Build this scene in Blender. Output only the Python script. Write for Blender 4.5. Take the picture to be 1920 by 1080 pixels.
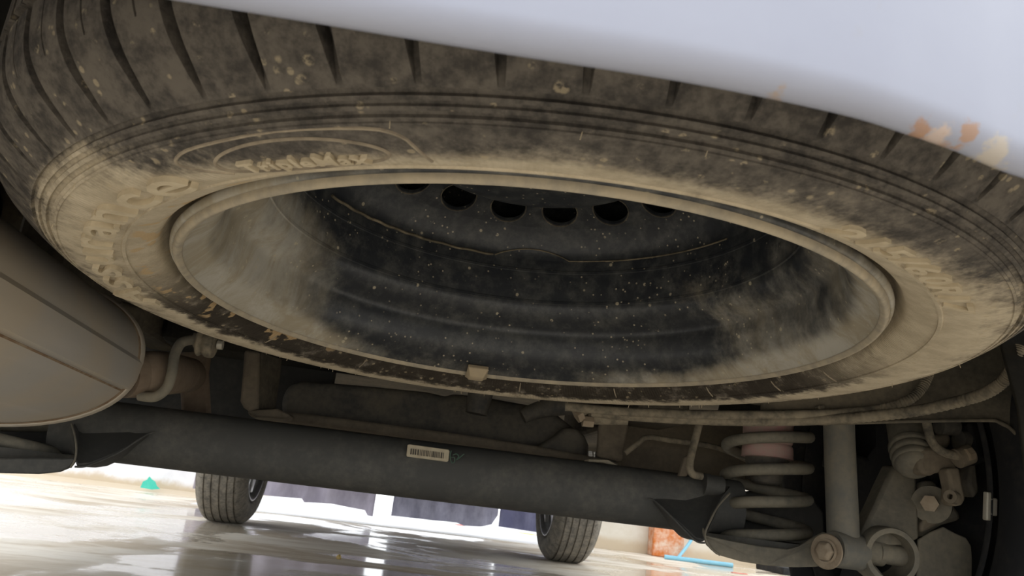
import bpy, bmesh, math, random
from mathutils import Vector, Matrix
random.seed(7)
sc = bpy.context.scene
for o in list(bpy.data.objects): bpy.data.objects.remove(o)
COL = sc.collection
PI = math.pi

# ------------------------------------------------------------------ camera
F, H, YAW, PITCH, ROLL = 1470.0, 0.26, 0.0996, 0.2602, 0.123
cy, sy, cp, sp = math.cos(YAW), math.sin(YAW), math.cos(PITCH), math.sin(PITCH)
fw = Vector((sy*cp, cy*cp, sp)); r0 = Vector((cy, -sy, 0)); u0 = r0.cross(fw)
rt = r0*math.cos(ROLL) + u0*math.sin(ROLL)
up = u0*math.cos(ROLL) - r0*math.sin(ROLL)
CAM = Vector((0, 0, H))
cd = bpy.data.cameras.new('camera'); cam = bpy.data.objects.new('camera', cd); COL.objects.link(cam)
m = Matrix.Identity(4)
for i in range(3):
    m[i][0], m[i][1], m[i][2], m[i][3] = rt[i], up[i], -fw[i], CAM[i]
cam.matrix_world = m
cd.sensor_width = 36.0; cd.lens = 36.0*F/1920; cd.clip_start = 0.01; cd.clip_end = 200
cd.dof.use_dof = True; cd.dof.focus_distance = 0.62; cd.dof.aperture_fstop = 28
sc.camera = cam

def at(px, py, Y):
    """world point seen at a pixel of the photograph, at car depth Y"""
    d = fw + rt*((px-960)/F) + up*((540-py)/F)
    return CAM + d*(Y/d.y)
def at_z(px, py, z):
    d = fw + rt*((px-960)/F) + up*((540-py)/F)
    return CAM + d*((z-H)/d.z)

# ------------------------------------------------------------------ light
w = bpy.data.worlds.new('overcast_sky'); sc.world = w; w.use_nodes = True
bg = w.node_tree.nodes['Background']
bg.inputs[0].default_value = (0.93, 0.96, 1.0, 1); bg.inputs[1].default_value = 1.85
sc.view_settings.view_transform = 'Standard'; sc.view_settings.look = 'None'
sc.view_settings.gamma = 1.0; sc.view_settings.use_curve_mapping = False
sc.view_settings.exposure = 0.3

# ------------------------------------------------------------------ node helpers
class N:
    def __init__(s, name):
        s.m = bpy.data.materials.new(name); s.m.use_nodes = True
        s.t = s.m.node_tree; s.b = s.t.nodes['Principled BSDF']
        s.co = s.t.nodes.new('ShaderNodeTexCoord').outputs['Object']
    def _in(s, sock, v):
        if hasattr(v, 'is_linked') or isinstance(v, bpy.types.NodeSocket): s.t.links.new(v, sock)
        elif isinstance(v, (tuple, list)) and len(v) == 3 and len(sock.default_value) == 4: sock.default_value = (*v, 1)
        else: sock.default_value = v
    def math(s, op, a, b=0.0, c=0.0, clamp=False):
        n = s.t.nodes.new('ShaderNodeMath'); n.operation = op; n.use_clamp = clamp
        for i, v in enumerate((a, b, c)): s._in(n.inputs[i], v)
        return n.outputs[0]
    def noise(s, scale, detail=6, rough=0.6, stretch=None, dist=0.0, off=None):
        v = s.co
        if stretch or off:
            mp = s.t.nodes.new('ShaderNodeMapping'); s.t.links.new(s.co, mp.inputs[0])
            if stretch: mp.inputs['Scale'].default_value = stretch
            if off: mp.inputs['Location'].default_value = off
            v = mp.outputs[0]
        n = s.t.nodes.new('ShaderNodeTexNoise'); s.t.links.new(v, n.inputs['Vector'])
        n.inputs['Scale'].default_value = scale; n.inputs['Detail'].default_value = detail
        n.inputs['Roughness'].default_value = rough; n.inputs['Distortion'].default_value = dist
        return n.outputs[0]
    def voro(s, scale, feature='F1'):
        n = s.t.nodes.new('ShaderNodeTexVoronoi'); s.t.links.new(s.co, n.inputs['Vector'])
        n.inputs['Scale'].default_value = scale; n.feature = feature
        return n.outputs[0], n.outputs[1]
    def ramp(s, f, stops, interp='LINEAR'):
        n = s.t.nodes.new('ShaderNodeValToRGB'); n.color_ramp.interpolation = interp
        e = n.color_ramp.elements
        while len(e) < len(stops): e.new(0.5)
        for k, (p, c) in enumerate(stops):
            e[k].position = p
            e[k].color = (c, c, c, 1) if isinstance(c, (int, float)) else (*c, 1)
        s._in(n.inputs[0], f); return n.outputs[0]
    def step(s, f, a, b, lo=0.0, hi=1.0):
        n = s.t.nodes.new('ShaderNodeMapRange'); n.clamp = True; n.interpolation_type = 'SMOOTHSTEP'
        s._in(n.inputs[0], f); n.inputs[1].default_value = a; n.inputs[2].default_value = b
        n.inputs[3].default_value = lo; n.inputs[4].default_value = hi
        return n.outputs[0]
    def mix(s, f, a, b):
        n = s.t.nodes.new('ShaderNodeMix'); n.data_type = 'RGBA'
        s._in(n.inputs[0], f); s._in(n.inputs[6], a); s._in(n.inputs[7], b)
        return n.outputs[2]
    def sep(s):
        n = s.t.nodes.new('ShaderNodeSeparateXYZ'); s.t.links.new(s.co, n.inputs[0]); return n.outputs
    def dist(s, p):
        n = s.t.nodes.new('ShaderNodeVectorMath'); n.operation = 'DISTANCE'
        s.t.links.new(s.co, n.inputs[0]); n.inputs[1].default_value = p; return n.outputs[1]
    def bump(s, h, strength=0.3, dist=0.002):
        n = s.t.nodes.new('ShaderNodeBump'); n.inputs['Strength'].default_value = strength
        n.inputs['Distance'].default_value = dist; s._in(n.inputs['Height'], h)
        s.t.links.new(n.outputs[0], s.b.inputs['Normal'])
    def out(s, col, rough=0.8, metal=0.0, spec=None, specn=None):
        if specn is not None: s._in(s.b.inputs['Specular IOR Level'], specn)
        s._in(s.b.inputs['Base Color'], col); s._in(s.b.inputs['Roughness'], rough)
        s._in(s.b.inputs['Metallic'], metal)
        if spec is not None: s.b.inputs['Specular IOR Level'].default_value = spec
        return s.m

DUST = (0.44, 0.355, 0.235)
def dusty(name, base, dust=DUST, amt=0.5, scale=14, rough=0.85, bump=0.25, fine=120, metal=0.0, spec=0.3, speck=0.0):
    k = N(name)
    a = k.noise(scale, 8, 0.65); b = k.noise(fine, 4, 0.6)
    f = k.math('ADD', k.math('MULTIPLY', a, 0.8), k.math('MULTIPLY', b, 0.35))
    lo = 0.95 - amt*0.75
    fac = k.step(f, lo-0.22, lo+0.22)
    c = k.mix(fac, base, dust)
    if speck:
        v, _ = k.voro(90); c = k.mix(k.math('MULTIPLY', k.step(v, 0.16, 0.08), speck), c, (0.55, 0.47, 0.33))
    k.bump(f, bump, 0.0015)
    return k.out(c, rough, metal, spec)

# ------------------------------------------------------------------ mesh helpers
def link(name, me, mat=None, parent=None, smooth=True, angle=35):
    o = bpy.data.objects.new(name, me); COL.objects.link(o)
    if mat is not None: me.materials.append(mat)
    if parent is not None: o.parent = parent
    if smooth:
        me.polygons.foreach_set('use_smooth', [True]*len(me.polygons))
        me.set_sharp_from_angle(angle=math.radians(angle))
    return o
def mesh(name, vs, fs, mat=None, parent=None, smooth=True, angle=35, fix=True):
    me = bpy.data.meshes.new(name); me.from_pydata([tuple(v) for v in vs], [], fs)
    if fix:
        bm = bmesh.new(); bm.from_mesh(me); bmesh.ops.recalc_face_normals(bm, faces=bm.faces); bm.to_mesh(me); bm.free()
    me.update(); return link(name, me, mat, parent, smooth, angle)
def bevel(o, wd=0.003, seg=2):
    b = o.modifiers.new('bevel', 'BEVEL'); b.width = wd; b.segments = seg; b.limit_method = 'ANGLE'; b.angle_limit = math.radians(30)
    return o
def empty(name, loc=(0, 0, 0), rot=(0, 0, 0)):
    o = bpy.data.objects.new(name, None); COL.objects.link(o); o.location = loc; o.rotation_euler = rot
    o.empty_display_size = 0.05; return o
def tag(o, label=None, cat=None, group=None, kind=None):
    if label: o['label'] = label
    if cat: o['category'] = cat
    if group: o['group'] = group
    if kind: o['kind'] = kind
    return o
def spline(pts, n=8):
    P = [Vector(p) for p in pts]; out = []
    for i in range(len(P)-1):
        p0 = P[max(i-1, 0)]; p1 = P[i]; p2 = P[i+1]; p3 = P[min(i+2, len(P)-1)]
        for k in range(n):
            t = k/n
            out.append(0.5*((2*p1)+(p2-p0)*t+(2*p0-5*p1+4*p2-p3)*t*t+(3*p1-p0-3*p2+p3)*t**3))
    out.append(P[-1]); return out
def tube(name, pts, rad, mat, parent=None, seg=14, smooth_n=8, cap=True, ry=1.0):
    P = spline(pts, smooth_n) if smooth_n > 1 else [Vector(p) for p in pts]
    vs, fs = [], []; n = len(P)
    T = [(P[min(i+1, n-1)]-P[max(i-1, 0)]).normalized() for i in range(n)]
    a = Vector((0, 0, 1)) if abs(T[0].z) < 0.9 else Vector((1, 0, 0))
    X = T[0].cross(a).normalized()
    for i in range(n):
        X = (X - T[i]*X.dot(T[i])).normalized(); Yv = T[i].cross(X)
        r = rad(i/(n-1)) if callable(rad) else rad
        for k in range(seg):
            t = 2*PI*k/seg; vs.append(P[i]+X*(r*math.cos(t))+Yv*(r*ry*math.sin(t)))
    for i in range(n-1):
        for k in range(seg):
            k2 = (k+1) % seg
            fs.append((i*seg+k, i*seg+k2, (i+1)*seg+k2, (i+1)*seg+k))
    if cap: fs.append(tuple(range(seg))); fs.append(tuple(range((n-1)*seg, n*seg)))
    return mesh(name, vs, fs, mat, parent, angle=40)
def cyl(name, a, b, r, mat, parent=None, seg=28, r2=None):
    r2 = r if r2 is None else r2
    return tube(name, [a, b], lambda t: r+(r2-r)*t, mat, parent, seg, 1)
def lathe(name, prof, mat, parent=None, seg=96, M=None, closed=False, angle=35):
    vs, fs = [], []; n = len(prof)
    for i in range(seg):
        t = 2*PI*i/seg; c, s = math.cos(t), math.sin(t)
        for r, z in prof:
            v = Vector((r*c, r*s, z)); vs.append(M @ v if M else v)
    for i in range(seg):
        j = (i+1) % seg
        for k in range(n if closed else n-1):
            l = (k+1) % n
            fs.append((i*n+k, j*n+k, j*n+l, i*n+l))
    return mesh(name, vs, fs, mat, parent, angle=angle)
def axis_M(a, b):
    """matrix taking +z to the axis from a to b, origin a"""
    d = (Vector(b)-Vector(a)).normalized(); q = d.to_track_quat('Z', 'Y')
    return Matrix.Translation(Vector(a)) @ q.to_matrix().to_4x4()
def box(name, lo, hi, mat, parent=None, bv=0.0):
    x0, y0, z0 = lo; x1, y1, z1 = hi
    vs = [(x, y, z) for x in (x0, x1) for y in (y0, y1) for z in (z0, z1)]
    fs = [(0, 1, 3, 2), (4, 6, 7, 5), (0, 4, 5, 1), (2, 3, 7, 6), (0, 2, 6, 4), (1, 5, 7, 3)]
    o = mesh(name, vs, fs, mat, parent, smooth=False)
    if bv: bevel(o, bv, 3)
    return o
def plate(name, px, Y, thick, mat, parent=None, bv=0.0015):
    """a plate whose outline is given at depth Y (number, or one for each point), running thick deeper"""
    ys = Y if isinstance(Y, (list, tuple)) else [Y]*len(px)
    f = [at(p[0], p[1], y) for p, y in zip(px, ys)]
    return prism(name, f, Vector((0, thick, 0)), mat, parent, bv)
def prism(name, f, d, mat, parent=None, bv=0.0015):
    n = len(f); vs = list(f)+[v+d for v in f]
    fs = [tuple(range(n)), tuple(range(2*n-1, n-1, -1))]+[(i, (i+1) % n, n+(i+1) % n, n+i) for i in range(n)]
    o = mesh(name, vs, fs, mat, parent, smooth=True, angle=30)
    if bv: bevel(o, bv, 2)
    return o

# ------------------------------------------------------------------ materials
M_floor = None
def mk_floor():
    k = N('wet_concrete')
    a = k.noise(0.9, 6, 0.6, dist=0.8); b = k.noise(14, 6, 0.65); c = k.noise(2.6, 7, 0.68, (0.55, 1.5, 1), 0.6, (3, 1, 0))
    base = k.mix(k.step(c, 0.42, 0.60), (0.76, 0.70, 0.60), (0.49, 0.40, 0.285))
    base = k.mix(k.math('MULTIPLY', k.step(b, 0.35, 0.75), 0.35), base, (0.66, 0.61, 0.52))
    wet = k.step(k.math('ADD', a, k.math('MULTIPLY', k.math('SUBTRACT', c, 0.5), 0.35)), 0.46, 0.55)
    base = k.mix(k.math('MULTIPLY', wet, 0.5), base, (0.50, 0.42, 0.31))
    k.bump(k.math('MULTIPLY', b, k.math('SUBTRACT', 1.0, wet)), 0.15, 0.004)
    return k.out(base, k.math('SUBTRACT', 0.55, k.math('MULTIPLY', wet, 0.44)), 0, None, k.math('ADD', 0.05, k.math('MULTIPLY', wet, 0.36)))
M_floor = mk_floor()
M_pale = dusty('painted_sunlit_concrete', (0.84, 0.84, 0.83), (0.86, 0.85, 0.83), 0.5, 3, 0.8, 0.05)  # paler than the floor: sunlight on the ground is painted into this colour
def mk_wall(name, c1, c2, dirt):
    k = N(name); a = k.noise(3.2, 8, 0.7); z = k.sep()[2]
    c = k.mix(k.step(a, 0.45, 0.7), c1, c2)
    low = k.math('ADD', z, k.math('MULTIPLY', a, -0.14))
    c = k.mix(k.step(low, 0.03, -0.03), c, dirt); k.bump(a, 0.2, 0.01)
    return k.out(c, 0.85)
M_wallL = mk_wall('white_wall_paint', (0.88, 0.88, 0.90), (0.78, 0.78, 0.80), (0.62, 0.52, 0.38))
M_wallR = mk_wall('cream_wall_paint', (0.72, 0.67, 0.56), (0.80, 0.77, 0.68), (0.60, 0.50, 0.36))
M_body = dusty('dusty_underbody', (0.075, 0.068, 0.055), (0.22, 0.185, 0.13), 0.45, 7)
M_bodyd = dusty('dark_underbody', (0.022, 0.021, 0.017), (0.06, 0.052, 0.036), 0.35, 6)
M_bracket = dusty('dusty_bracket_paint', (0.15, 0.125, 0.095), (0.27, 0.225, 0.16), 0.5, 9)
M_beam = dusty('black_beam_paint', (0.085, 0.085, 0.08), (0.19, 0.18, 0.155), 0.32, 11, 0.6, 0.12)
M_shade = dusty('shaded_black_paint', (0.078, 0.078, 0.074), (0.15, 0.14, 0.12), 0.3, 12, 0.65, 0.1)  # beam paint made darker, the gussets' shade put into the colour
M_tank = dusty('grey_tank_plastic', (0.06, 0.06, 0.06), (0.17, 0.15, 0.115), 0.52, 16, 0.7)
M_susp = dusty('grey_dusty_steel', (0.15, 0.14, 0.115), (0.27, 0.24, 0.18), 0.5, 20, 0.8)
M_spring = dusty('dusty_spring_steel', (0.14, 0.135, 0.115), (0.31, 0.28, 0.215), 0.6, 22, 0.75)
M_shock = dusty('grey_shock_paint', (0.15, 0.15, 0.135), (0.24, 0.215, 0.165), 0.45, 20, 0.65)
M_bolt = dusty('rusty_bolt_steel', (0.28, 0.215, 0.15), (0.40, 0.33, 0.24), 0.5, 40, 0.6, metal=0.2)
M_pink = dusty('faded_pink_rubber', (0.60, 0.33, 0.31), (0.52, 0.42, 0.35), 0.5, 22, 0.8)
M_pipe = dusty('rusty_exhaust_steel', (0.175, 0.125, 0.085), (0.25, 0.195, 0.14), 0.5, 16, 0.8)
def mk_muffler():
    k = N('aluminised_muffler_steel')
    a = k.noise(7, 8, 0.6); b = k.noise(60, 5, 0.7); x = k.noise(30, 4, 0.5, (1, 0.12, 1))
    c = k.mix(k.step(a, 0.35, 0.65), (0.45, 0.42, 0.37), (0.50, 0.43, 0.33))
    c = k.mix(k.math('MULTIPLY', k.step(b, 0.66, 0.76), 0.7), c, (0.20, 0.125, 0.07))
    c = k.mix(k.math('MULTIPLY', k.step(x, 0.55, 0.75), 0.3), c, (0.56, 0.51, 0.45))
    k.bump(b, 0.1, 0.001)
    return k.out(c, 0.6, 0.15, 0.4)
M_muf = mk_muffler()
M_rust = dusty('brown_seam_rust', (0.17, 0.095, 0.05), (0.36, 0.28, 0.19), 0.5, 45, 0.9)
M_hose = dusty('dusty_rubber_hose', (0.07, 0.065, 0.055), (0.33, 0.28, 0.2), 0.55, 35, 0.9)
M_black = dusty('black_rubber', (0.016, 0.017, 0.019), (0.05, 0.046, 0.04), 0.35, 20, 0.85)
M_ftyre = dusty('worn_road_tyre', (0.12, 0.113, 0.10), (0.27, 0.245, 0.20), 0.5, 30, 0.85)
M_alloy = dusty('wheel_alloy', (0.42, 0.42, 0.42), (0.25, 0.23, 0.2), 0.4, 20, 0.35, 0.05, metal=0.8)
M_weight = dusty('zinc_weight', (0.55, 0.52, 0.44), (0.40, 0.33, 0.23), 0.3, 60, 0.45, metal=0.3)
M_clip = dusty('dusty_clip_weight', (0.40, 0.33, 0.23), DUST, 0.6, 60, 0.8)
M_white = dusty('white_label_paper', (0.62, 0.55, 0.40), (0.50, 0.42, 0.30), 0.4, 60, 0.8, 0.03)
M_ink = dusty('faded_black_ink', (0.10, 0.09, 0.075), (0.2, 0.17, 0.13), 0.3, 80, 0.8, 0.02)
M_green = dusty('green_marker_paint', (0.06, 0.13, 0.10), (0.16, 0.17, 0.13), 0.4, 80, 0.7, 0.02)
M_teal = dusty('teal_paint', (0.06, 0.56, 0.42), (0.12, 0.62, 0.48), 0.4, 20, 0.7, 0.05)
M_blue = dusty('blue_floor_paint', (0.22, 0.50, 0.64), (0.32, 0.58, 0.70), 0.4, 12, 0.6, 0.05)
M_orange = dusty('orange_white_peeling_paint', (0.62, 0.17, 0.025), (0.80, 0.70, 0.58), 0.42, 9, 0.8, 0.1, 40)
M_redp = dusty('red_paint', (0.65, 0.16, 0.12), (0.7, 0.25, 0.2), 0.3, 12, 0.7)
M_yel = dusty('yellow_paint', (0.85, 0.62, 0.03), (0.85, 0.66, 0.1), 0.3, 12, 0.7)
def mk_tarp(name, c1, c2):
    k = N(name); a = k.noise(5, 6, 0.7, (1.4, 1, 0.6)); 
    return k.out(k.mix(k.step(a, 0.35, 0.7), c1, c2), 0.55)
M_tarp = mk_tarp('mauve_tarpaulin', (0.30, 0.27, 0.33), (0.44, 0.40, 0.47))
M_tarp2 = mk_tarp('slate_tarpaulin', (0.17, 0.165, 0.22), (0.35, 0.34, 0.42))
M_tarp3 = mk_tarp('navy_tarpaulin', (0.085, 0.085, 0.16), (0.18, 0.18, 0.27))

def mk_bumper():
    k = N('white_bumper_paint')
    a = k.noise(9, 5, 0.6); b = k.noise(60, 6, 0.65)
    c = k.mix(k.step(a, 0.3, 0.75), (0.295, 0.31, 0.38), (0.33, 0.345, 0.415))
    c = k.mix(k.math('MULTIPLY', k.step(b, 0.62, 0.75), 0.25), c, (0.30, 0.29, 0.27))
    b2 = k.noise(240, 5, 0.7)
    def spot(p, r, colr, f, amount=0.9):
        q = k.t.nodes.new('ShaderNodeMapping'); k.t.links.new(k.co, q.inputs[0]); q.inputs['Scale'].default_value = (1, 0, 1)
        dd = k.t.nodes.new('ShaderNodeVectorMath'); dd.operation = 'DISTANCE'; k.t.links.new(q.outputs[0], dd.inputs[0]); dd.inputs[1].default_value = (p[0], 0, p[2])
        d = k.math('ADD', dd.outputs[1], k.math('MULTIPLY', k.math('SUBTRACT', b2, 0.5), r*3.0))
        return k.mix(k.math('MULTIPLY', k.step(d, r, r*0.55), amount), f, colr)
    BY = 0.16
    for (px, py, r, cc, am) in ((1880, 285, .0052, (.45, .39, .31), .8), (1765, 262, .005, (.5, .39, .33), .9),
                            (1735, 240, .0036, (.36, .19, .10), .8), (1812, 250, .0032, (.36, .20, .11), .8), (1790, 272, .003, (.36, .22, .14), .7),
                            (1470, 176, .0034, (.36, .26, .18), .7), (610, 38, .0036, (.36, .32, .25), .6), (445, 8, .004, (.36, .31, .24), .6)):
        c = spot(tuple(at(px, py, BUMP_Y(px)-0.008)), r, cc, c, am)
    return k.out(c, 0.35, 0, 0.5)
def BUMP_Y(px): return 0.161 + max(0.0, px-1540)*0.0153/380

# tyre of the spare: object space = wheel space (axis z, visible face at -z)
def mk_spare_tyre():
    k = N('muddy_tyre_rubber')
    x, y, z = k.sep()
    r = k.math('SQRT', k.math('ADD', k.math('MULTIPLY', x, x), k.math('MULTIPLY', y, y)))
    ang = k.math('ARCTAN2', y, x)
    a = k.noise(11, 8, 0.62); b = k.noise(55, 8, 0.7); c = k.noise(230, 4, 0.6)
    n = k.math('ADD', k.math('MULTIPLY', a, 0.5), k.math('ADD', k.math('MULTIPLY', b, 0.32), k.math('MULTIPLY', c, 0.24)))
    rr = k.math('DIVIDE', k.math('SUBTRACT', r, 0.23), 0.12)
    amt = k.ramp(rr, [(0.0, .72), (0.26, .78), (0.42, .74), (0.53, .66), (0.66, .58), (0.72, .36), (0.78, .29), (1.0, .28)])
    # near half of the sidewall is darker towards the tread, the bead of the far half is oily
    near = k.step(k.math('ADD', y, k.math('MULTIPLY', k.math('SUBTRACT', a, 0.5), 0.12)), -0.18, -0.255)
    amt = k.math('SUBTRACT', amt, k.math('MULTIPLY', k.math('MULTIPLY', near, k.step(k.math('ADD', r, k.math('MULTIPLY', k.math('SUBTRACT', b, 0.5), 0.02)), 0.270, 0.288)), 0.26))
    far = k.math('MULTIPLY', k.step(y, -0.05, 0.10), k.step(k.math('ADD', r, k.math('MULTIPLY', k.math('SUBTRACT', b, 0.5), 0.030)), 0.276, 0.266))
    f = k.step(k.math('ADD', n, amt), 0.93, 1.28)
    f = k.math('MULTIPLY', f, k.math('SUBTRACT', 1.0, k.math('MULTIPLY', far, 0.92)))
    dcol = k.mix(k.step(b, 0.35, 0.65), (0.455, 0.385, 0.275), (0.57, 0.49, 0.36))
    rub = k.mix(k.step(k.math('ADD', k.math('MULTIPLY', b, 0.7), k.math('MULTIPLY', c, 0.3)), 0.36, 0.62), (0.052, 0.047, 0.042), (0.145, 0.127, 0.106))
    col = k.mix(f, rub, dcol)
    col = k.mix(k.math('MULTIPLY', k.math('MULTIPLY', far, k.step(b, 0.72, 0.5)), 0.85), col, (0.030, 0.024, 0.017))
    chip = k.math('MULTIPLY', k.step(k.noise(48, 3, 0.5, None, 0, (5, 2, 1)), 0.585, 0.62), k.math('MULTIPLY', k.step(x, -0.13, -0.18), k.step(r, 0.264, 0.259)))
    col = k.mix(k.math('MULTIPLY', chip, 0.8), col, (0.52, 0.37, 0.20))
    # dried mud splashes
    v, _ = k.voro(140); v2, _ = k.voro(62)
    sp_ = k.math('MULTIPLY', k.step(k.math('ADD', v, k.math('MULTIPLY', k.math('SUBTRACT', c, 0.5), 0.3)), 0.26, 0.16), k.step(b, 0.50, 0.58))
    sp2 = k.math('MULTIPLY', k.step(k.math('ADD', v2, k.math('MULTIPLY', b, 0.5)), 0.40, 0.33), k.step(c, 0.42, 0.55))
    col = k.mix(k.math('MULTIPLY', k.math('MAXIMUM', sp_, sp2), 0.55), col, (0.46, 0.38, 0.25))
    ribs = k.math('MULTIPLY', k.math('SINE', k.math('MULTIPLY', ang, 620)), k.step(r, 0.318, 0.306))
    k.bump(k.math('ADD', k.math('ADD', b, c), k.math('MULTIPLY', ribs, 0.22)), 0.4, 0.0012)
    return k.out(col, 0.9, 0, 0.2)
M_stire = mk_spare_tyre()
def mk_letter():
    k = N('dust_caked_letters'); b = k.noise(70, 6, 0.6)
    k.bump(b, 0.2, 0.001)
    return k.out(k.mix(k.step(b, 0.35, 0.65), (0.48, 0.40, 0.275), (0.60, 0.51, 0.36)), 0.9, 0, 0.2)
M_letter = mk_letter()
M_ridge = dusty('dust_on_moulded_ridge', (0.17, 0.14, 0.105), (0.42, 0.35, 0.25), 0.5, 45, 0.9)
def mk_rim():
    k = N('black_rim_paint_with_dust')
    x, y, z = k.sep()
    r = k.math('SQRT', k.math('ADD', k.math('MULTIPLY', x, x), k.math('MULTIPLY', y, y)))
    a = k.noise(13, 8, 0.65, dist=0.4); b = k.noise(60, 8, 0.7); c = k.noise(26, 6, 0.7, (1, 1, 0.25), 0.6)
    n = k.math('ADD', k.math('MULTIPLY', a, 0.7), k.math('MULTIPLY', b, 0.3))
    side = k.math('MULTIPLY', k.math('MAXIMUM', k.step(k.math('ADD', x, k.math('MULTIPLY', k.math('SUBTRACT', a, 0.5), 0.10)), -0.125, -0.20), k.math('MULTIPLY', k.step(k.math('ADD', x, k.math('MULTIPLY', k.math('SUBTRACT', a, 0.5), 0.10)), 0.135, 0.215), 0.62)), k.step(z, 0.02, -0.03))
    lip = k.math('MULTIPLY', k.step(z, -0.082, -0.098), k.math('ADD', 0.45, k.math('MULTIPLY', k.step(k.math('ABSOLUTE', x), 0.06, 0.19), 0.55)))
    amt = k.math('ADD', k.math('MULTIPLY', side, 0.52), k.math('MULTIPLY', lip, 0.42))
    f = k.math('MULTIPLY', k.step(k.math('ADD', n, amt), 0.60, 1.16), 0.92)
    dcol = k.mix(k.step(c, 0.4, 0.65), (0.38, 0.33, 0.24), (0.50, 0.475, 0.41))
    base = k.mix(k.step(b, 0.4, 0.72), (0.022, 0.025, 0.030), (0.075, 0.077, 0.074))
    col = k.mix(f, base, dcol)
    v, cc = k.voro(62); v2, _ = k.voro(150)
    sp1 = k.math('MULTIPLY', k.step(v, 0.13, 0.08), k.step(b, 0.49, 0.53))
    sp2 = k.math('MULTIPLY', k.step(v2, 0.17, 0.10), k.step(a, 0.46, 0.54))
    col = k.mix(k.math('MULTIPLY', k.math('MAXIMUM', sp1, sp2), 0.75), col, (0.48, 0.42, 0.30))
    k.bump(b, 0.15, 0.001)
    return k.out(col, k.math('ADD', 0.34, k.math('MULTIPLY', f, 0.5)), 0, 0.4)
M_rim = mk_rim()
M_seam = dusty('dust_on_weld', (0.09, 0.078, 0.055), (0.30, 0.25, 0.17), 0.42, 45, 0.9)
M_holer = dusty('dull_hole_edge', (0.07, 0.062, 0.05), (0.2, 0.17, 0.12), 0.4, 60, 0.8)
M_lip = dusty('dusty_rim_lip', (0.30, 0.27, 0.215), (0.47, 0.40, 0.29), 0.55, 30, 0.75)

# ------------------------------------------------------------------ the setting
fl = box('floor', (-12, -8, -0.2), (12, 16, 0.0), M_floor); tag(fl, 'tan wet concrete garage floor with puddles', None, None, 'structure')
# pale slab beyond the hanging sheets, the sunlight put into its colour
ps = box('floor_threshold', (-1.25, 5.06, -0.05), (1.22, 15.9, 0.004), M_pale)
tag(ps, 'pale concrete strip with painted-in sunlight beyond the hanging sheets', None, None, 'structure')
wl = box('wall_left', (-9, 6.12, 0), (-1.3, 6.3, 2.4), M_wallL); tag(wl, 'white painted wall behind the left front tyre', None, None, 'structure')
wr = box('wall_right', (1.15, 5.55, 0), (3.3, 5.75, 2.4), M_wallR); tag(wr, 'cream painted wall behind the right front tyre', None, None, 'structure')
bs = prism('baseboard_left', [Vector((-9, 6.13, 0)), Vector((-9, 6.0, 0)), Vector((-9, 6.10, 0.028)), Vector((-9, 6.13, 0.03))], Vector((7.7, 0, 0)), M_wallL, None, 0)
tag(bs, 'dirty cement fillet along the foot of the white wall', None, None, 'structure')

tl = plate('paint_mark', [(263, 914), (268, 903), (276, 899), (280, 893), (285, 899), (291, 903), (294, 911), (300, 917), (284, 918)], 5.97, 0.004, M_teal, None, 0)
tag(tl, 'small teal triangular paint mark at foot of white wall', 'paint mark')
pil = empty('painted_pillar', at(1255, 1036, 5.42)); pil.location.z = 0
pa, pb = at(1224, 1030, 5.42), at(1282, 1037, 5.42)
o = box('post', (pa.x, 5.42, 0), (pb.x, 5.55, 0.9), M_orange, None, 0.008); o.parent = pil; o.matrix_parent_inverse = Matrix.Translation(pil.location).inverted()
tag(pil, 'orange and white peeling painted pillar against cream wall', 'pillar')
def strip_on_floor(name, a, b, wd, mat):
    p, q = at_z(*a, 0.003), at_z(*b, 0.003); d = (q-p).normalized(); s = Vector((-d.y, d.x, 0))*wd/2
    return prism(name, [p-s, q-s, q+s, p+s], Vector((0, 0, 0.004)), mat, None, 0)
g0, g1 = at_z(1246, 1044, 0.014), at_z(1374, 1060, 0.014)
tag(cyl('plastic_pipe', g0, g1, 0.014, M_blue, None, 16), 'light blue plastic pipe lying on floor before cream wall', 'pipe')
g0, g1 = at(1272, 1037, 5.30), at(1310, 985, 5.52); g0.z = 0.012
tag(tube('plastic_pipe', [g0, g0.lerp(g1, .5)+Vector((.012, 0, 0)), g1], 0.011, M_blue, None, 12), 'light blue thin pipe leaning on the cream wall', 'pipe')
rp = strip_on_floor('red_streak', (1372, 1074), (1400, 1077), 0.02, M_redp); tag(rp, 'small red streak on floor below spring pan', 'floor marking')

def tarp(name, bottom, Y, mat, amp, label, seed):
    random.seed(seed)
    top = 2.3; vs, fs = [], []; cols = []
    for i in range(len(bottom)-1):
        a, b = bottom[i], bottom[i+1]; n = max(1, int(abs(b[0]-a[0])/3))
        for k in range(n): cols.append((a[0]+(b[0]-a[0])*k/n, a[1]+(b[1]-a[1])*k/n))
    cols.append(bottom[-1]); ph = random.random()*6; R_ = 14
    for c in cols:
        p = at(c[0], c[1], Y)
        for j in range(R_+1):
            t = j/R_; z = p.z+(top-p.z)*t
            x = p.x
            yy = Y + amp*math.sin(x*17+ph+t*0.7) + amp*0.5*math.sin(x*41+ph*2-t)
            vs.append((x, yy, z))
    m_ = R_+1
    for i in range(len(cols)-1):
        for j in range(R_): fs.append((i*m_+j, (i+1)*m_+j, (i+1)*m_+j+1, i*m_+j+1))
    o = mesh(name, vs, fs, mat); s = o.modifiers.new('thick', 'SOLIDIFY'); s.thickness = 0.006
    tag(o, label, 'tarpaulin', 'sheets hanging across the far doorway'); return o
tarp('hanging_tarpaulin', [(360, 916), (486, 928), (566, 935), (570, 942), (620, 944), (684, 957), (690, 967), (699, 968)], 5.3, M_tarp, 0.02, 'pale mauve hanging sheet beside left front tyre', 2)
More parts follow.
